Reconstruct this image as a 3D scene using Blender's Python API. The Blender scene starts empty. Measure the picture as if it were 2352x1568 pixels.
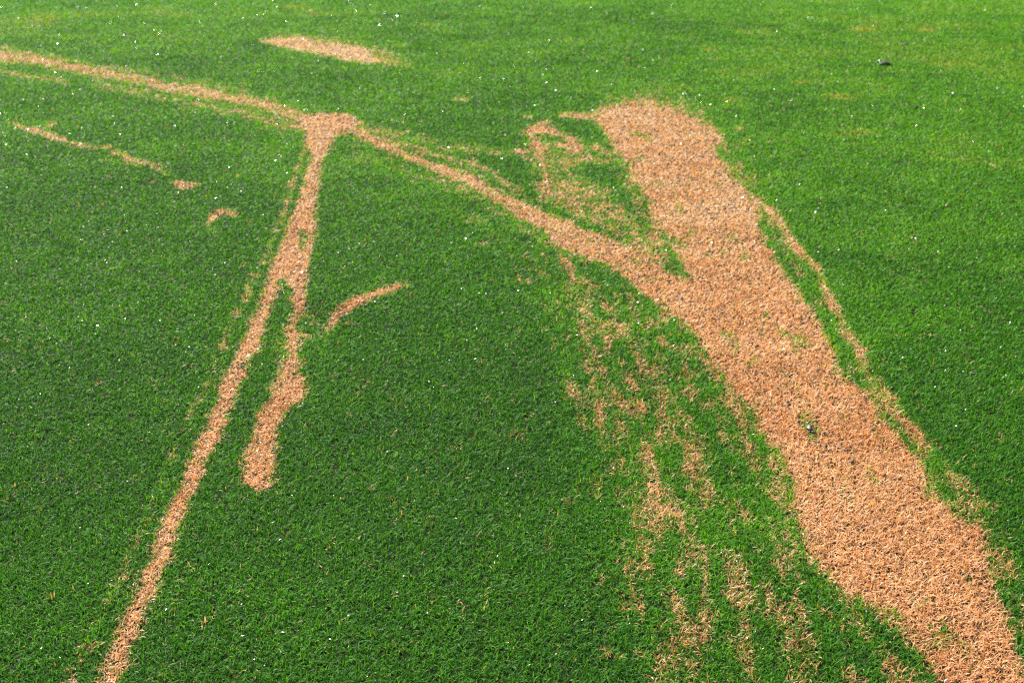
import bpy, bmesh, math, random
import numpy as np
from mathutils import Vector

random.seed(7)
scene = bpy.context.scene
col = scene.collection

# ------------------------------------------------------------------ camera
CAM_H = 1.60
LENS = 50.0
PITCH = math.radians(20.0)            # below the horizon
cam_data = bpy.data.cameras.new("camera")
cam = bpy.data.objects.new("camera", cam_data)
col.objects.link(cam)
cam.location = (0, 0, CAM_H)
cam.rotation_euler = (math.radians(90) - PITCH, 0, 0)
cam_data.lens = LENS
cam_data.sensor_width = 36.0
cam_data.clip_start = 0.05
cam_data.clip_end = 2000
cam_data.dof.use_dof = True
cam_data.dof.focus_distance = 3.1
cam_data.dof.aperture_fstop = 7.0
scene.camera = cam

# ------------------------------------------------------------------ sky, sun, exposure
SUN_EL = math.radians(42)
SUN_AZ = math.radians(-35)            # from +Y (view direction) towards +X
world = bpy.data.worlds.new("World")
scene.world = world
world.use_nodes = True
nt = world.node_tree
nt.nodes.clear()
sky = nt.nodes.new('ShaderNodeTexSky')
sky.sky_type = 'NISHITA'
sky.sun_disc = False
sky.sun_elevation = SUN_EL
sky.sun_rotation = SUN_AZ
bg = nt.nodes.new('ShaderNodeBackground')
bg.inputs['Strength'].default_value = 0.05
wo = nt.nodes.new('ShaderNodeOutputWorld')
nt.links.new(sky.outputs[0], bg.inputs[0])
nt.links.new(bg.outputs[0], wo.inputs[0])

sun_d = bpy.data.lights.new("sun", 'SUN')
sun_d.energy = 5.0
sun_d.angle = math.radians(0.53)
sun_d.color = (1.0, 0.96, 0.90)
sun = bpy.data.objects.new("sun", sun_d)
col.objects.link(sun)
sdir = Vector((math.sin(SUN_AZ) * math.cos(SUN_EL), math.cos(SUN_AZ) * math.cos(SUN_EL), math.sin(SUN_EL)))
sun.rotation_euler = sdir.to_track_quat('Z', 'Y').to_euler()
sun.location = (0, 0, 10)

scene.view_settings.view_transform = 'Standard'
scene.view_settings.look = 'None'
scene.view_settings.gamma = 1.0
scene.view_settings.exposure = 1.3
scene.render.engine = 'CYCLES'
scene.cycles.use_denoising = False
scene.cycles.pixel_filter_type = 'BLACKMAN_HARRIS'
scene.cycles.filter_width = 1.25

# ------------------------------------------------------------------ plan of the lawn
# The plan of the dead marks was traced on a 2352 x 1568 sheet; plan() maps lawn metres to that
# sheet and unplan() maps back (one homography of the flat ground).
PW, PH = 2352.0, 1568.0
FP = PW * LENS / 36.0
cp, sp = math.cos(PITCH), math.sin(PITCH)

def plan(x, y):
    depth = y * cp + CAM_H * sp
    up = y * sp - CAM_H * cp
    return PW / 2 + FP * x / depth, PH / 2 - FP * up / depth

def unplan(u, v):
    a = (u - PW / 2) / FP
    b = (PH / 2 - v) / FP
    dy, dz = cp + b * sp, -sp + b * cp
    t = CAM_H / -dz
    return a * t, dy * t

# ------------------------------------------------------------------ numpy noise
def vnoise(x, y, scale, seed):
    rs = np.random.RandomState(seed)
    N = 512
    g = rs.rand(N, N).astype(np.float32)
    fx, fy = x / scale, y / scale
    ix, iy = np.floor(fx).astype(np.int64), np.floor(fy).astype(np.int64)
    tx, ty = fx - ix, fy - iy
    tx = tx * tx * (3 - 2 * tx); ty = ty * ty * (3 - 2 * ty)
    x0, x1, y0, y1 = ix % N, (ix + 1) % N, iy % N, (iy + 1) % N
    return (g[x0, y0] * (1 - tx) + g[x1, y0] * tx) * (1 - ty) + (g[x0, y1] * (1 - tx) + g[x1, y1] * tx) * ty

def fbm(x, y, scale, seed, octv=3):
    s = 0; a = 1.0; t = 0
    for k in range(octv):
        c, n = math.cos(k * 1.3 + seed), math.sin(k * 1.3 + seed)
        s = s + a * vnoise(x * c - y * n, x * n + y * c, scale, seed + 17 * k)
        t += a; a *= 0.55; scale *= 0.47
    return s / t

def sstep(a, b, x):
    t = np.clip((x - a) / (b - a), 0, 1)
    return t * t * (3 - 2 * t)

# ------------------------------------------------------------------ traced marks
# strokes: (patch, strength, softness, [(u, v, half width), ...]); polygons: (patch, strength, softness, [(u, v), ...])
MAIN, CURVE, LINE, BRANCH, ARC, PALE, WAVY, SPOT_H, SPOT_I, TWIG, FAN, TINY = range(12)
POLYS = [
 (MAIN, 0.99, 17, [(1482,234),(1548,249),(1598,268),(1630,290),(1662,322),(1644,346),(1668,382),(1706,430),(1737,470),(1752,530),
   (1785,590),(1817,646),(1865,723),(1915,805),(1945,875),(2010,932),(2060,990),(2100,1040),(2140,1105),(2190,1165),
   (2245,1215),(2262,1270),(2280,1330),(2296,1400),(2326,1480),(2352,1535),(2480,1760),(2330,1790),(2180,1600),(2110,1505),(2040,1445),(1960,1400),
   (1900,1345),(1850,1290),(1832,1200),(1812,1120),(1785,1050),(1738,965),(1690,905),(1640,832),(1585,760),(1540,700),
   (1520,640),(1560,600),(1535,560),(1503,523),(1488,470),(1464,430),(1442,386),(1410,345),(1385,303),(1366,275),(1386,247),(1430,236)]),
 (CURVE, 1.0, 7, [(675,272),(700,266),(735,261),(795,265),(820,275),(832,286),(802,304),(778,312),(762,326),(752,345),(748,360),
   (716,360),(712,340),(700,330),(702,305),(690,288)]),
 (PALE, 0.93, 7, [(596,95),(634,88),(693,87),(741,97),(790,103),(840,109),(852,130),(890,146),(850,147),(790,139),(732,125),(673,115),(630,105)]),
 (PALE, 0.38, 12, [(620,86),(650,76),(700,78),(790,96),(860,106),(930,140),(940,152),(880,150),(790,120),(690,96)]),
 (FAN, 0.33, 22, [(1285,560),(1400,600),(1520,690),(1600,780),(1680,900),(1750,990),(1800,1110),(1835,1240),(1890,1350),(1800,1260),(1700,1250),(1560,1250),
   (1450,1230),(1400,1100),(1370,980),(1345,850),(1320,720)]),
 (FAN, 0.30, 30, [(1400,1200),(1600,1230),(1850,1260),(1960,1400),(2120,1520),(2200,1640),(1480,1640),(1430,1450)]),
 (FAN, 0.22, 40, [(1240,540),(1330,560),(1380,900),(1430,1150),(1440,1400),(1380,1300),(1300,950),(1260,700)]),
 (TWIG, 0.46, 12, [(1215,425),(1290,395),(1330,400),(1400,440),(1470,520),(1530,590),(1500,590),(1400,540),(1300,500),(1230,460)]),
 (TWIG, 0.40, 10, [(1190,300),(1280,290),(1350,330),(1380,370),(1300,400),(1240,420),(1215,380)]),
 (MAIN, 0.62, 14, [(1490,520),(1540,560),(1620,640),(1560,700),(1500,650),(1440,590),(1430,560)]),
 (MAIN, 0.42, 16, [(2100,1040),(2200,1150),(2290,1280),(2330,1400),(2400,1560),(2440,1560),(2352,1360),(2300,1230),(2200,1090),(2130,1010)]),
 (MAIN, 0.25, 14, [(1640,320),(1700,390),(1760,480),(1800,540),(1790,500),(1740,420),(1690,350)]),
]
STROKES = [
 (CURVE, .74, 10, [(-120,112,15),(0,130,13),(60,138,11),(100,144,11),(200,163,9),(300,183,10),(400,204,11),(500,222,11),(567,233,10),(633,250,11),(690,274,12)]),
 (CURVE, .42, 8, [(-100,98,7),(0,112,7),(100,130,7),(230,155,6),(330,168,6),(450,192,7),(560,208,7)]),
 (CURVE, .50, 5, [(0,165,4),(60,176,4),(110,181,4),(155,191,4)]),
 (CURVE, .40, 10, [(220,195,9),(290,208,9),(400,232,9),(480,246,10),(560,262,12),(640,285,14),(700,300,10)]),
 (CURVE, .55, 5, [(550,262,5),(590,270,5)]),
 (CURVE, .5, 4, [(547,193,2),(574,198,2)]),
 (CURVE, .85, 8, [(815,298,8),(850,322,9),(900,345,10),(950,366,9),(990,383,11),(1034,398,13),(1074,413,13),(1110,435,13),(1148,458,15),(1190,478,17),
   (1230,500,20),(1270,520,24),(1305,548,31),(1348,565,33),(1398,582,32),(1448,605,36),(1500,640,42),(1560,690,45)]),
 (CURVE, .46, 9, [(827,294,8),(900,308,8),(960,322,9),(1017,336,9),(1100,348,8),(1190,351,8)]),
 (CURVE, .42, 9, [(880,322,9),(960,342,9),(1040,372,10),(1080,385,9)]),
 (CURVE, .70, 5, [(1058,370,3),(1090,379,4),(1134,400,4),(1160,425,5),(1200,440,6)]),
 (CURVE, .34, 14, [(820,350,10),(900,385,10),(1000,410,8),(1100,460,10),(1200,520,14),(1260,560,14)]),
 (CURVE, .30, 14, [(1040,480,6),(1100,520,6),(1160,560,8),(1240,620,12),(1280,700,12)]),
 (CURVE, .5, 6, [(1090,492,5),(1110,508,5)]),
 (CURVE, .5, 6, [(1097,560,4),(1120,563,4)]),
 (CURVE, .5, 6, [(1190,640,5),(1210,650,5)]),
 (LINE, 1.0, 6, [(733,345,15),(726,376,14),(714,430,16),(702,483,25),(692,530,34),(677,580,35),(664,623,38),(640,640,26)]),
 (LINE, 1.0, 6, [(640,630,22),(628,648,15),(611,696,13),(594,746,15),(572,796,17),(548,845,17),(515,930,18),(483,1010,19),(458,1050,18),(421,1145,18),(385,1235,20),(352,1325,20),
   (318,1405,20),(286,1480,22),(257,1550,24),(225,1660,27),(195,1760,30)]),
 (LINE, .56, 5, [(694,356,5),(684,390,4),(669,430,5),(655,476,6),(629,540,6),(605,600,5),(589,630,4),(562,690,6),(535,740,5),(522,765,4)]),
 (LINE, .48, 5, [(522,765,5),(501,828,5),(478,886,5),(443,950,7),(425,985,4),(408,1020,5),(385,1075,5),(344,1174,5),(321,1226,5),(280,1331,5),(251,1384,6),(210,1465,6),(181,1518,6),(140,1620,7)]),
 (LINE, .50, 5, [(700,345,4),(703,330,3),(650,520,3)]),
 (BRANCH, 1.0, 5, [(695,600,14),(692,646,14),(688,696,12),(684,715,12),(672,748,8),(668,772,13),(675,798,14),(670,825,16),(668,840,18)]),
 (BRANCH, .82, 6, [(668,838,20),(668,870,28),(672,890,32),(672,908,26),(650,922,22)]),
 (BRANCH, 1.0, 5, [(660,915,22),(635,941,26),(615,965,25),(608,992,24),(603,1018,30),(597,1048,34),(598,1081,35),(598,1103,31),(592,1118,18)]),
 (BRANCH, .55, 5, [(640,870,9),(630,900,10),(645,850,8)]),
 (BRANCH, .52, 5, [(660,665,5),(657,690,5),(657,720,5)]),
 (BRANCH, .50, 5, [(650,760,7),(645,800,7),(640,840,8)]),
 (BRANCH, .52, 5, [(690,770,6),(708,778,4)]),
 (BRANCH, .55, 4, [(708,728,6),(716,745,5)]),
 (ARC, 1.0, 4, [(934,660,3),(918,660,6),(895,666,7),(862,676,8),(835,686,9),(809,699,13),(785,713,12),(766,732,10),(752,758,9)]),
 (ARC, .48, 4, [(750,762,7),(738,782,4)]),
 (ARC, .6, 4, [(795,748,4),(810,742,3)]),
 (ARC, .45, 4, [(860,651,3),(872,652,3)]),
 (WAVY, .78, 4, [(40,291,2),(53,294,4),(75,301,7),(93,307,8),(133,320,6),(167,333,5),(213,341,4),(252,340,3)]),
 (WAVY, .74, 4, [(258,352,4),(275,355,5),(292,362,6),(296,372,5),(333,373,4),(363,387,5),(383,402,3)]),
 (WAVY, .6, 4, [(95,300,3),(118,287,4),(135,279,2)]),
 (WAVY, .6, 3, [(22,283,2),(48,286,2)]),
 (WAVY, .6, 3, [(233,368,2),(262,371,2)]),
 (WAVY, .5, 3, [(345,420,2),(358,421,2)]),
 (SPOT_H, 1.0, 4, [(395,420,3),(412,426,7),(430,428,7),(450,427,5)]),
 (SPOT_I, 1.0, 4, [(476,519,4),(485,506,8),(500,493,7),(515,490,6),(540,495,4)]),
 (SPOT_I, .5, 4, [(488,530,3),(492,532,3)]),
 (TINY, .7, 3, [(1045,230,3),(1060,229,4),(1074,231,3)]),
 (TWIG, .75, 4, [(1203,268,2),(1220,270,3)]),
 (TWIG, .8, 5, [(1236,284,5),(1258,283,6)]),
 (TWIG, .95, 5, [(1216,300,8),(1245,300,10),(1272,301,8)]),
 (TWIG, .88, 5, [(1216,305,8),(1226,327,9),(1240,353,7),(1250,385,6),(1256,420,7),(1262,445,9)]),
 (TWIG, .8, 5, [(1272,305,7),(1312,325,9),(1334,347,9),(1310,340,9)]),
 (TWIG, .70, 5, [(1240,340,7),(1277,334,8),(1310,336,7)]),
 (TWIG, .70, 5, [(1302,345,5),(1300,367,5),(1296,392,5)]),
 (TWIG, .80, 5, [(1184,350,7),(1200,353,9),(1208,365,4)]),
 (TWIG, .8, 6, [(1290,266,5),(1330,268,6),(1380,272,9)]),
 (TWIG, .6, 6, [(1345,330,7),(1375,345,9),(1405,356,8)]),
 (TWIG, .5, 6, [(1340,370,6),(1400,375,6)]),
 (FAN, .66, 9, [(1290,585,9),(1312,630,9),(1328,690,9),(1340,760,10),(1358,860,9),(1372,940,10),(1382,1000,10),(1390,1040,8)]),
 (FAN, .6, 8, [(1305,870,8),(1312,910,8)]),
 (FAN, .62, 9, [(1385,745,10),(1420,750,12),(1460,752,8)]),
 (FAN, .58, 9, [(1440,880,9),(1480,905,12),(1475,960,10),(1488,985,8)]),
 (FAN, .60, 9, [(1510,890,13),(1545,905,14),(1555,950,9),(1575,985,8)]),
 (FAN, .62, 9, [(1490,1030,12),(1500,1080,10),(1545,1070,9)]),
 (FAN, .62, 8, [(1430,1140,8),(1470,1115,9),(1510,1125,12),(1500,1165,10),(1560,1185,11),(1610,1205,12)]),
 (FAN, .60, 7, [(1430,1230,6),(1442,1265,7),(1450,1300,6)]),
 (FAN, .58, 6, [(1408,1290,7),(1414,1305,5)]),
 (FAN, .62, 6, [(1382,1330,8),(1386,1340,6)]),
 (FAN, .64, 6, [(1545,1315,9),(1572,1320,9)]),
 (FAN, .62, 6, [(1645,1415,9),(1665,1420,8)]),
 (FAN, .64, 6, [(1462,1500,9),(1475,1512,8)]),
 (FAN, .62, 6, [(1395,1500,9),(1410,1508,8)]),
 (FAN, .62, 6, [(1590,1525,9),(1602,1535,8)]),
 (FAN, .60, 7, [(1425,1390,8),(1440,1398,6)]),
 (FAN, .50, 14, [(1640,840,20),(1700,920,24),(1770,1040,24),(1800,1150,22),(1820,1250,20)]),
 (MAIN, .74, 8, [(1731,456,9),(1770,492,10),(1795,520,11),(1812,548,11),(1831,572,10),(1858,603,10),(1881,632,9),(1896,670,9),(1912,705,10),(1930,735,10),(1955,780,11),(1972,810,10)]),
 (MAIN, .66, 9, [(1972,810,14),(1985,860,18),(2010,900,22),(2060,950,20),(2110,1010,16),(2130,1050,16)]),
 (MAIN, .6, 6, [(1688,295,3),(1702,296,3)]),
 (MAIN, .6, 6, [(2255,1165,8),(2290,1168,8)]),
 (MAIN, .55, 8, [(2300,1240,8),(2340,1300,9),(2352,1330,8)]),
 (MAIN, .60, 8, [(2330,1420,10),(2365,1480,12)]),
]
for _o, _s, _f, _p in list(STROKES):                 # thin yellowing fringe round the strong marks
    if _s > 0.78 and _o in (CURVE, LINE, BRANCH, ARC):
        g = 11 if _o == CURVE else 4
        STROKES.append((_o, 0.36 if _o == CURVE else 0.30, g * 1.1, [(a, b, c + g) for a, b, c in _p]))
STROKES += [
 (MAIN, .34, 18, [(1400,245,20),(1500,232,22),(1600,270,22),(1655,330,20),(1700,420,18),(1780,540,16),(1850,660,16),(1930,790,18),(2010,910,22),(2100,1020,26),(2190,1150,28),(2290,1290,30),(2350,1450,30)]),
 (MAIN, .55, 24, [(1905,1370,14),(1950,1420,18),(2000,1480,24),(2060,1560,34),(2120,1640,40)]),
 (MAIN, .50, 22, [(1640,850,14),(1690,925,18),(1750,1020,20),(1790,1130,22),(1815,1240,22),(1860,1330,18)]),
 (MAIN, .45, 16, [(1380,300,6),(1420,380,10),(1465,460,12),(1500,530,16)]),
]
GREENS = [   # tufts that stayed green inside the dead marks
 (.75, 6, [(692,536,7),(696,548,8),(694,562,9),(690,575,7)]),
 (.52, 9, [(1750,512,8),(1768,545,12),(1790,585,13),(1812,620,12),(1850,665,13),(1880,705,13),(1905,755,12),(1930,800,13),(1945,840,11)]),
 (.62, 10, [(1530,585,14),(1545,612,18),(1570,632,12)]),
 (.45, 8, [(1560,482,5),(1568,484,5)]),
 (.35, 9, [(1670,560,8),(1700,560,8)]),
 (.75, 6, [(1300,285,9),(1345,290,12),(1370,312,13),(1352,330,6)]),
 (.7, 4, [(1395,338,8),(1402,342,6)]),
 (.55, 4, [(1252,320,6),(1285,322,5)]),
 (.85, 7, [(650,655,9),(655,690,12),(640,740,14),(650,730,9)]),
 (.55, 8, [(1340,610,12),(1400,640,16),(1440,680,14)]),
 (.4, 8, [(1420,800,14),(1440,850,12)]),
 (.4, 8, [(1620,870,14),(1600,950,16),(1640,1010,16),(1680,1100,14)]),
 (.5, 9, [(1966,1390,12),(1990,1400,14),(2020,1450,16)]),
 (.5, 9, [(2060,1395,9),(2090,1450,10),(2130,1490,12)]),
 (.4, 7, [(2080,1255,6),(2078,1245,5)]),
 (.4, 8, [(2120,1380,10),(2160,1372,10)]),
]

def seg_cover(u, v, pts, soft):
    best = np.full(u.shape, -1e9)
    if len(pts) == 1: pts = pts * 2
    for (x0, y0, r0), (x1, y1, r1) in zip(pts[:-1], pts[1:]):
        dx, dy = x1 - x0, y1 - y0
        L = dx * dx + dy * dy + 1e-9
        t = np.clip(((u - x0) * dx + (v - y0) * dy) / L, 0, 1)
        d = np.hypot(u - x0 - t * dx, v - y0 - t * dy)
        best = np.maximum(best, (r0 + (r1 - r0) * t) - d)
    return sstep(-soft, soft, best)

def poly_cover(u, v, pts, soft):
    inside = np.zeros(u.shape, bool)
    dist = np.full(u.shape, 1e9)
    n = len(pts)
    for i in range(n):
        x0, y0 = pts[i]; x1, y1 = pts[(i + 1) % n]
        dx, dy = x1 - x0, y1 - y0
        t = np.clip(((u - x0) * dx + (v - y0) * dy) / (dx * dx + dy * dy + 1e-9), 0, 1)
        dist = np.minimum(dist, np.hypot(u - x0 - t * dx, v - y0 - t * dy))
        if y0 != y1:
            c = ((y0 > v) != (y1 > v)) & (u < dx * (v - y0) / dy + x0)
            inside ^= c
    sd = np.where(inside, dist, -dist)
    return sstep(-soft, soft, sd)

rngf = np.random.RandomState(5)
def dead_field(x, y):
    """share of dead blades (0..1) and the mark each belongs to, at lawn position x, y in metres"""
    wx = x + 0.016 * (fbm(x, y, 0.05, 3) - 0.5) * 2 + rngf.normal(0, 0.006, x.shape)
    wy = y + 0.024 * (fbm(x, y, 0.05, 5) - 0.5) * 2 + rngf.normal(0, 0.010, x.shape)
    u, v = plan(wx, wy)
    D = np.zeros(x.shape); own = np.full(x.shape, FAN)
    def bbox(pts, pad):
        us = [p[0] for p in pts]; vs = [p[1] for p in pts]
        return np.nonzero((u > min(us) - pad) & (u < max(us) + pad) & (v > min(vs) - pad) & (v < max(vs) + pad))[0]
    for fn, items in ((poly_cover, POLYS), (seg_cover, STROKES)):
        for (o, s, soft, pts) in items:
            soft = soft * 1.35
            ii = bbox(pts, 90)
            if not len(ii): continue
            c = s * fn(u[ii], v[ii], pts, soft)
            up = c > D[ii]
            j = ii[up]
            D[j] = c[up]; own[j] = o
    for (s, soft, pts) in GREENS:
        ii = bbox(pts, 60)
        if len(ii): D[ii] *= 1 - s * seg_cover(u[ii], v[ii], pts, soft)
    return D, own

BARE = [(766,1022,5),(770,1052,7),(768,1078,9),(1083,1260,4),(1062,998,3)]      # bald pinholes (u, v, radius on the plan)
# ------------------------------------------------------------------ sow the blades
RHO0, DN = 62000.0, 3.2
rng = np.random.RandomState(11)
px, py = [], []
edges = np.concatenate([np.arange(1.75, 4.0, 0.25), np.arange(4.0, 16.5, 0.5)])
def density(d): return RHO0 * np.minimum(1.0, DN / d) ** 1.5
for a, b in zip(edges[:-1], edges[1:]):
    hw = 0.372 * (b * cp + CAM_H * sp) + 0.7
    n = int(2 * hw * (b - a) * density((a + b) / 2))
    px.append(rng.uniform(-hw, hw, n)); py.append(rng.uniform(a, b, n))
X = np.concatenate(px); Y = np.concatenate(py)
U, V = plan(X, Y)
keep = np.ones(X.shape, bool)
for (bu, bv, br) in BARE:
    keep &= np.hypot(U - bu, V - bv) > br * (0.75 + 0.5 * rng.rand(len(X)))
X, Y, U, V = X[keep], Y[keep], U[keep], V[keep]
N = len(X)
D, OWN = dead_field(X, Y)
clump = np.where(np.isin(OWN, (MAIN, FAN)), fbm(X, Y * 0.22, 0.024, 21, 3), fbm(X, Y, 0.045, 21, 3))   # rolled marks break up lengthwise
sparse = sstep(0.60, 0.80, fbm(X, Y * 0.35, 0.11, 91, 2))
D = D * (1 - 0.30 * sparse * (OWN == MAIN))
clump = np.clip((clump - 0.5) * 2.3 + 0.5, 0, 1)
r1 = rng.rand(N)
thr = 0.5 + (clump - 0.5) * 0.52 + (r1 - 0.5) * 0.62
dead = D > thr * 0.96 + 0.02
dead |= (rng.rand(N) < 0.003)
print("blades", N, "dead", dead.sum())

def blade_mesh(idx, length, width, tone, patch, wet, lean, segs, name):
    """one mesh: every blade a curved tapering ribbon"""
    n = len(idx)
    x, y = X[idx], Y[idx]
    az = rng.uniform(0, 2 * np.pi, n)                 # direction of lean
    tw = az + np.pi / 2 + rng.normal(0, 0.5, n)      # width axis
    L, W, le = length, width, lean
    ts = np.linspace(0, 1, segs + 1)
    cols = 2 * segs + 1
    co = np.empty((n, cols, 3), np.float32)
    z0 = rng.uniform(-0.002, 0.001, n)
    ph = rng.normal(0, 0.35, n)
    for k, t in enumerate(ts):
        ang = le * (0.45 + 0.55 * t)                  # bends further towards the tip
        r = L * t * np.sin(ang); h = L * t * np.cos(ang)
        cx = x + r * np.cos(az + ph * t); cy = y + r * np.sin(az + ph * t); cz = z0 + np.maximum(h, 0.0008 * (1 + k))
        if k == segs:
            co[:, 2 * k, 0] = cx; co[:, 2 * k, 1] = cy; co[:, 2 * k, 2] = cz
        else:
            w = W * 0.5 * (1 - 0.45 * t)
            tilt = 0.35 * np.sin(ph * 3 + t)
            for s_, q in ((-1, 2 * k), (1, 2 * k + 1)):
                co[:, q, 0] = cx + s_ * w * np.cos(tw); co[:, q, 1] = cy + s_ * w * np.sin(tw); co[:, q, 2] = cz + s_ * w * tilt
    base = (np.arange(n) * cols)[:, None]
    loops = []; sizes = []
    pat = []
    for k in range(segs - 1):
        pat += [2 * k, 2 * k + 1, 2 * k + 3, 2 * k + 2]; sizes.append(4)
    k = segs - 1
    pat += [2 * k, 2 * k + 1, 2 * k + 2]; sizes.append(3)
    lv = (base + np.array(pat)[None, :]).ravel().astype(np.int32)
    sz = np.tile(np.array(sizes, np.int32), n)
    st = np.concatenate([[0], np.cumsum(sz)[:-1]]).astype(np.int32)
    me = bpy.data.meshes.new(name)
    me.vertices.add(n * cols); me.vertices.foreach_set('co', co.ravel())
    me.loops.add(len(lv)); me.loops.foreach_set('vertex_index', lv)
    me.polygons.add(len(sz)); me.polygons.foreach_set('loop_start', st); me.polygons.foreach_set('loop_total', sz)
    me.polygons.foreach_set('use_smooth', np.ones(len(sz), bool))
    for nm, arr in (('tone', tone), ('patch', patch), ('wet', wet)):
        at = me.attributes.new(nm, 'FLOAT', 'POINT')
        at.data.foreach_set('value', np.repeat(arr.astype(np.float32), cols))
    me.update(calc_edges=True)
    return me

# ------------------------------------------------------------------ materials
def ramp(nt, stops):
    r = nt.nodes.new('ShaderNodeValToRGB')
    el = r.color_ramp.elements
    while len(el) < len(stops): el.new(0.5)
    for e, (p, c) in zip(el, stops): e.position = p; e.color = (*c, 1)
    return r

def blade_material(name, tone_stops, patch_stops, patch_mix, rough, transl, spec=0.5):
    m = bpy.data.materials.new(name); m.use_nodes = True
    nt = m.node_tree; nt.nodes.clear(); L = nt.links.new
    a1 = nt.nodes.new('ShaderNodeAttribute'); a1.attribute_name = 'tone'
    a2 = nt.nodes.new('ShaderNodeAttribute'); a2.attribute_name = 'patch'
    r1 = ramp(nt, tone_stops); r2 = ramp(nt, patch_stops)
    L(a1.outputs['Fac'], r1.inputs[0]); L(a2.outputs['Fac'], r2.inputs[0])
    mx = nt.nodes.new('ShaderNodeMix'); mx.data_type = 'RGBA'; mx.inputs[0].default_value = patch_mix
    L(r1.outputs[0], mx.inputs[6]); L(r2.outputs[0], mx.inputs[7])
    p = nt.nodes.new('ShaderNodeBsdfPrincipled')
    aw = nt.nodes.new('ShaderNodeAttribute'); aw.attribute_name = 'wet'      # dewy blades are glossier
    for sock, dry, wetv in (('Roughness', rough, 0.24), ('Specular IOR Level', spec, 0.6)):
        q = nt.nodes.new('ShaderNodeMapRange'); q.inputs['To Min'].default_value = dry; q.inputs['To Max'].default_value = wetv
        L(aw.outputs['Fac'], q.inputs['Value']); L(q.outputs[0], p.inputs[sock])
    L(mx.outputs[2], p.inputs['Base Color'])
    t = nt.nodes.new('ShaderNodeBsdfTranslucent')
    g = nt.nodes.new('ShaderNodeMix'); g.data_type = 'RGBA'; g.blend_type = 'MULTIPLY'; g.inputs[0].default_value = 1
    g.inputs[7].default_value = (1.25, 1.1, 0.6, 1) 
    L(mx.outputs[2], g.inputs[6]); L(g.outputs[2], t.inputs[0])
    ms = nt.nodes.new('ShaderNodeMixShader'); ms.inputs[0].default_value = transl
    L(p.outputs[0], ms.inputs[1]); L(t.outputs[0], ms.inputs[2])
    o = nt.nodes.new('ShaderNodeOutputMaterial'); L(ms.outputs[0], o.inputs[0])
    return m

M_GREEN = blade_material('living grass',
    [(0.0, (0.012, 0.060, 0.008)), (0.35, (0.040, 0.155, 0.012)), (0.7, (0.14, 0.38, 0.010)), (1.0, (0.34, 0.60, 0.03))],
    [(0.0, (0.012, 0.12, 0.018)), (0.45, (0.052, 0.25, 0.012)), (0.75, (0.15, 0.46, 0.018)), (1.0, (0.48, 0.50, 0.07))],
    0.5, 0.5, 0.42, 0.13)
M_DEAD = blade_material('dead grass',
    [(0.0, (0.30, 0.10, 0.03)), (0.3, (0.60, 0.27, 0.10)), (0.7, (0.86, 0.54, 0.27)), (1.0, (0.92, 0.76, 0.54))],
    [(0.0, (0.62, 0.27, 0.09)), (0.5, (0.80, 0.47, 0.23)), (1.0, (0.90, 0.68, 0.44))],
    0.4, 0.5, 0.3, 0.18)

# ------------------------------------------------------------------ ground
def ground_material():
    m = bpy.data.materials.new('soil and thatch'); m.use_nodes = True
    nt = m.node_tree; p = nt.nodes['Principled BSDF']; L = nt.links.new
    tc = nt.nodes.new('ShaderNodeTexCoord')
    n1 = nt.nodes.new('ShaderNodeTexNoise'); n1.inputs['Scale'].default_value = 90; n1.inputs['Detail'].default_value = 6
    n2 = nt.nodes.new('ShaderNodeTexNoise'); n2.inputs['Scale'].default_value = 1.2; n2.inputs['Detail'].default_value = 4
    L(tc.outputs['Object'], n1.inputs['Vector']); L(tc.outputs['Object'], n2.inputs['Vector'])
    rs = ramp(nt, [(0.3, (0.003, 0.003, 0.0015)), (0.7, (0.016, 0.014, 0.006))])
    rg = ramp(nt, [(0.3, (0.035, 0.12, 0.015)), (0.7, (0.09, 0.22, 0.025))])
    L(n1.outputs[0], rs.inputs[0]); L(n2.outputs[0], rg.inputs[0])
    # past the sown lawn the same sheet carries the colour of distant turf
    sx = nt.nodes.new('ShaderNodeVectorMath'); sx.operation = 'LENGTH'; L(tc.outputs['Object'], sx.inputs[0])
    mr = nt.nodes.new('ShaderNodeMapRange'); mr.inputs['From Min'].default_value = 12.5; mr.inputs['From Max'].default_value = 16.5
    L(sx.outputs['Value'], mr.inputs['Value'])
    mx = nt.nodes.new('ShaderNodeMix'); mx.data_type = 'RGBA'
    L(mr.outputs[0], mx.inputs[0]); L(rs.outputs[0], mx.inputs[6]); L(rg.outputs[0], mx.inputs[7])
    L(mx.outputs[2], p.inputs['Base Color']); p.inputs['Roughness'].default_value = 0.9; p.inputs['Specular IOR Level'].default_value = 0.1
    b = nt.nodes.new('ShaderNodeBump'); b.inputs['Strength'].default_value = 0.6; b.inputs['Distance'].default_value = 0.004
    L(n1.outputs[0], b.inputs['Height']); L(b.outputs[0], p.inputs['Normal'])
    return m
bm = bmesh.new()
R = 600
for (a, b) in ((-R, -R), (R, -R), (R, R), (-R, R)): bm.verts.new((a, b, 0))
bm.faces.new(bm.verts)
me = bpy.data.meshes.new('ground'); bm.to_mesh(me); bm.free()
me.materials.append(ground_material())
ground = bpy.data.objects.new('ground', me); col.objects.link(ground)
ground['kind'] = 'structure'; ground['label'] = 'dark soil and thatch under the mown lawn'

# ------------------------------------------------------------------ lawn objects
dist = np.hypot(Y, CAM_H)
wscale = (RHO0 / density(Y)) ** 0.62
length = np.clip(rng.normal(0.0160, 0.0042, N), 0.007, 0.028)
width = np.clip(rng.normal(0.0021, 0.0005, N), 0.0012, 0.0035) * wscale
lean = np.clip(rng.normal(0.95, 0.36, N), 0.10, 1.45)
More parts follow.
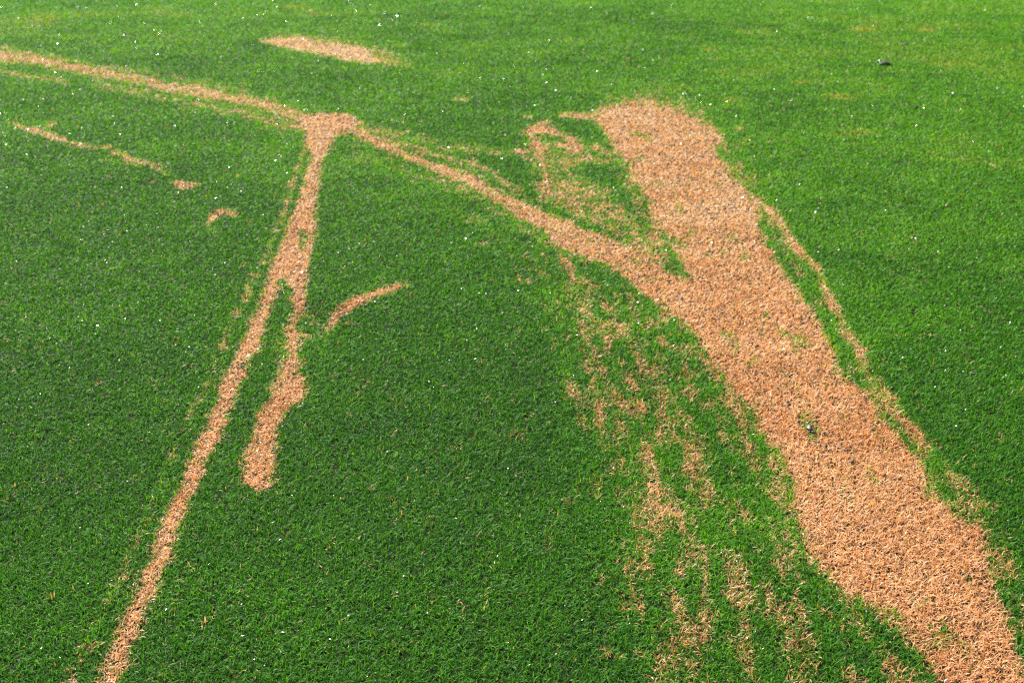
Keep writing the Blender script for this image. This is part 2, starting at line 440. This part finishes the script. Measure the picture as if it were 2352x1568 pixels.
# colour patches in the living lawn, plus shade painted into the near blades
big = fbm(X, Y, 0.9, 31, 3); mid = fbm(X, Y, 0.22, 41, 3)
streaky = fbm(X * 0.8, Y * 1.4, 0.42, 51, 3)
Dh = fbm(X, Y, 0.10, 61, 2)
patch_g = np.clip(0.42 + (big - 0.5) * 0.45 + (mid - 0.5) * 0.45 + (streaky - 0.5) * 0.3, 0.02, 0.8)
right = sstep(1500, 1950, U) * (1 - sstep(500, 1250, V))
patch_g = np.clip(patch_g + 0.15 * right + 0.18 * sstep(800, 0, V) - 0.20 * sstep(500, 1300, V), 0.0, 0.8)  # near blades painted darker for shade between them; far and right blades brighter
patch_g = np.clip(patch_g + 0.65 * np.clip(D, 0, 0.6) * (0.6 + 0.8 * Dh), 0, 1)
for (cu, cv, ru, rv, k) in [(1734,77,60,7,.30),(1968,70,30,6,.25),(2131,72,26,5,.3),(1834,188,22,4,.3),(1684,230,24,9,.2),(1928,223,40,8,.28),(1921,252,45,6,.25),
        (1961,307,55,9,.32),(1621,118,32,9,.2),(1708,330,30,18,.2),(2050,560,110,36,.18),(2100,640,60,25,.12),(683,20,40,12,.25),(722,27,34,12,.2),(1350,10,60,6,.2),(1996,64,30,12,.1),
        (997,63,36,12,.32),(915,105,26,7,.28),(1600,40,70,8,.12),(2200,150,60,8,.12),(1850,140,60,9,.12),(1760,170,40,8,.14),(130,45,150,18,.12),(300,30,120,14,.12),
        (1690,400,40,30,.12),(1170,520,90,50,.14),(1240,640,40,80,.14),(1290,850,30,120,.16),(640,320,60,40,.12),(860,380,60,20,.12),(2040,260,60,10,.16)]:
    q = ((U - cu + 30 * (mid - .5)) / ru) ** 2 + ((V - cv) / rv) ** 2
    patch_g += k * np.exp(-q) * (0.6 + 0.8 * Dh)
patch_g = np.clip(patch_g, 0, 1)
wetland = sstep(0.42, 0.66, fbm(X, Y, 0.55, 71, 3)) * (0.35 + 0.65 * sstep(1250, 500, V))
wet = (rng.rand(N) < 0.012 + 0.05 * wetland).astype(float)
wet = np.where(dead & (OWN == MAIN), wet * (rng.rand(N) < .5), wet)
tone_g = np.clip(rng.beta(2.0, 2.4, N) + 0.25 * np.clip(D, 0, 0.5), 0, 1)
tone_d = rng.beta(2.2, 2.0, N)
patch_d = np.clip(0.33 + (mid - 0.5) * 1.0 + (big - 0.5) * 0.5 + 0.38 * sstep(1000, 200, V), 0, 1)  # browner near, paler far; partly shade between blades put into the colour
patch_d = np.where(OWN == PALE, np.clip(patch_d + 0.35, 0, 1), patch_d)
tone_d = np.where(OWN == PALE, np.clip(tone_d + 0.18, 0, 1), tone_d)

def join_lod(sel, name, mat, leanf, lenf, tone, patch):
    """near blades get three joints, far ones two; both go into the one mesh of that patch"""
    near = sel[Y[sel] < 5.0]; far = sel[Y[sel] >= 5.0]
    parts = []
    for idx, segs in ((near, 3), (far, 2)):
        if len(idx):
            parts.append(blade_mesh(idx, length[idx] * lenf, width[idx], tone[idx], patch[idx], wet[idx], lean[idx] * leanf, segs, name))
    if len(parts) == 1: me = parts[0]
    else:
        a, b = parts
        bmj = None
        na, nb = len(a.vertices), len(b.vertices)
        def get(m, coll, attr, k, dt):
            arr = np.empty(len(coll) * k, dt); coll.foreach_get(attr, arr); return arr
        co = np.concatenate([get(a, a.vertices, 'co', 3, np.float32), get(b, b.vertices, 'co', 3, np.float32)])
        lv = np.concatenate([get(a, a.loops, 'vertex_index', 1, np.int32), get(b, b.loops, 'vertex_index', 1, np.int32) + na])
        lt = np.concatenate([get(a, a.polygons, 'loop_total', 1, np.int32), get(b, b.polygons, 'loop_total', 1, np.int32)])
        ls = np.concatenate([[0], np.cumsum(lt)[:-1]]).astype(np.int32)
        me = bpy.data.meshes.new(name)
        me.vertices.add(na + nb); me.vertices.foreach_set('co', co)
        me.loops.add(len(lv)); me.loops.foreach_set('vertex_index', lv)
        me.polygons.add(len(lt)); me.polygons.foreach_set('loop_start', ls); me.polygons.foreach_set('loop_total', lt)
        me.polygons.foreach_set('use_smooth', np.ones(len(lt), bool))
        for nm in ('tone', 'patch', 'wet'):
            v = np.concatenate([get(a, a.attributes[nm].data, 'value', 1, np.float32), get(b, b.attributes[nm].data, 'value', 1, np.float32)])
            at = me.attributes.new(nm, 'FLOAT', 'POINT'); at.data.foreach_set('value', v)
        me.update(calc_edges=True)
        bpy.data.meshes.remove(a); bpy.data.meshes.remove(b)
    me.materials.append(mat)
    o = bpy.data.objects.new(name, me); col.objects.link(o)
    return o

idx_all = np.arange(N)
lawn = join_lod(idx_all[~dead], 'grass', M_GREEN, 1.0, 1.0, tone_g, patch_g)
lawn['kind'] = 'stuff'; lawn['label'] = 'short living green grass of the mown lawn between the dead marks'; lawn['category'] = 'grass'

MARKS = {
 MAIN: ('dead_grass_streak', 'widest orange brown dead streak, from its rounded head to the lower right corner'),
 CURVE: ('dead_grass_streak', 'long curving band of thin dead grass crossing from the left edge into the widest streak'),
 LINE: ('dead_grass_streak', 'narrow straight line of dead grass running from the curved band to the bottom left'),
 BRANCH: ('dead_grass_streak', 'short dead grass branch beside the narrow line, ending in a rounded blob'),
 ARC: ('dead_grass_patch', 'small arched sliver of dead grass lying right of the narrow line'),
 PALE: ('dead_grass_patch', 'pale straw coloured blurred patch of dead grass beyond the curved band'),
 WAVY: ('dead_grass_patch', 'thin broken wavy trail of dead grass at the far left'),
 SPOT_H: ('dead_grass_patch', 'small oval dead grass spot at the right end of the wavy trail'),
 SPOT_I: ('dead_grass_patch', 'small hooked dead grass spot between the wavy trail and the narrow line'),
 TWIG: ('dead_grass_patch', 'ragged forked dead grass patch just left of the rounded head of the widest streak'),
 TINY: ('dead_grass_patch', 'tiny tan dead grass fleck alone between the pale patch and the ragged forked patch'),
 FAN: ('dead_grass_patch', 'wide scattered patch of half dead grass left of the widest streak, in the foreground'),
}
for k, (nm, lab) in MARKS.items():
    s = idx_all[dead & (OWN == k)]
    if not len(s): continue
    o = join_lod(s, nm, M_DEAD, 1.25, 1.0, tone_d, patch_d)
    o['label'] = lab; o['category'] = 'dead grass'; o['group'] = 'dead marks in the lawn'

# ------------------------------------------------------------------ clods and chips lying in the grass
def clod_material(name, c0, c1, rough):
    m = bpy.data.materials.new(name); m.use_nodes = True
    nt = m.node_tree; p = nt.nodes['Principled BSDF']
    n = nt.nodes.new('ShaderNodeTexNoise'); n.inputs['Scale'].default_value = 160; n.inputs['Detail'].default_value = 4
    tc = nt.nodes.new('ShaderNodeTexCoord'); nt.links.new(tc.outputs['Object'], n.inputs['Vector'])
    r = ramp(nt, [(0.35, c0), (0.7, c1)])
    nt.links.new(n.outputs[0], r.inputs[0]); nt.links.new(r.outputs[0], p.inputs['Base Color'])
    p.inputs['Roughness'].default_value = rough
    return m
M_SOIL = clod_material('damp soil', (0.010, 0.009, 0.008), (0.05, 0.045, 0.04), 0.6)
M_GREY = clod_material('grey grit', (0.015, 0.016, 0.018), (0.12, 0.125, 0.13), 0.45)

def clod(u, v, size, flat, mat, name, label, cat, group, seed):
    r_ = random.Random(seed)
    x, y = unplan(u, v)
    bm = bmesh.new()
    bmesh.ops.create_icosphere(bm, subdivisions=3, radius=1.0)
    ph = [Vector((r_.uniform(-1, 1), r_.uniform(-1, 1), r_.uniform(-1, 1))).normalized() for _ in range(14)]
    am = [r_.uniform(-0.30, 0.34) for _ in ph]
    for vt in bm.verts:
        d = vt.co.normalized(); s = 1.0
        for q, a in zip(ph, am): s += a * max(0, d.dot(q)) ** 6
        s += r_.uniform(-0.05, 0.05)
        vt.co = d * s
        vt.co.x *= size; vt.co.y *= size * r_.uniform(0.68, 0.72); vt.co.z *= size * flat
    me = bpy.data.meshes.new(name); bm.to_mesh(me); bm.free(); me.materials.append(mat)
    o = bpy.data.objects.new(name, me); col.objects.link(o)
    o.location = (x, y, 0.008 + size * flat * 0.35); o.rotation_euler = (0, 0, r_.uniform(0, 3.1))
    o['label'] = label; o['category'] = cat
    if group: o['group'] = group
    return o

clod(2032, 151, 0.040, 0.40, M_SOIL, 'dirt_clod', 'largest dark clod of earth, lying alone on green lawn in the far right background', 'clod', 'dark clods on the lawn', 1)
clod(2078, 104, 0.036, 0.12, M_SOIL, 'dirt_clod', 'flat dark clod farthest back, just beyond the largest clod', 'clod', 'dark clods on the lawn', 2)
clod(2105, 250, 0.014, 0.5, M_SOIL, 'dirt_clod', 'small dark clod on green lawn nearer than the largest clod', 'clod', 'dark clods on the lawn', 3)
clod(1514, 357, 0.008, 0.7, M_SOIL, 'dirt_clod', 'tiny brown clod in the pale upper part of the widest dead streak', 'clod', 'dark clods on the lawn', 4)
clod(1565, 691, 0.009, 0.7, M_GREY, 'grit_crumb', 'dark grey crumb where the curved band meets the widest streak', 'crumb', 'grey crumbs in the dead streaks', 5)
clod(1738, 801, 0.008, 0.6, M_SOIL, 'dirt_clod', 'small dark clod in the middle of the widest dead streak', 'clod', 'dark clods on the lawn', 6)
crumbs = [(1808,929,.007,'small grey crumb above the largest grey crumb in the widest streak'),
 (1858,990,.011,'largest grey crumb in the lower middle of the widest streak'),
 (1868,999,.007,'dark crumb touching the lower right of the largest grey crumb'),
 (1834,975,.006,None),(1892,1000,.005,None),(1905,1040,.006,None),(1896,1032,.007,None),(1880,1022,.005,None),(1930,1035,.006,None),(1943,1040,.006,None),
 (1875,975,.005,None),(1955,1068,.006,None),(1818,905,.005,None)]
for i, (u, v, s, lab) in enumerate(crumbs):
    clod(u, v, s, 0.6, M_GREY, 'grit_crumb', lab or 'tiny grey crumb among others around the largest crumb in the widest streak', 'crumb', 'grey crumbs in the dead streaks' if lab else 'tiny grey crumbs around the largest crumb', 20 + i)
for i, (u, v, s) in enumerate([(545,838,.006),(552,848,.007),(538,850,.005),(533,843,.004)]):
    clod(u, v, s, 0.6, M_GREY, 'grit_crumb', 'tiny grey crumb on the narrow dead line level with the branch blob bend', 'crumb', 'tiny grey crumbs on the narrow dead line', 50 + i)
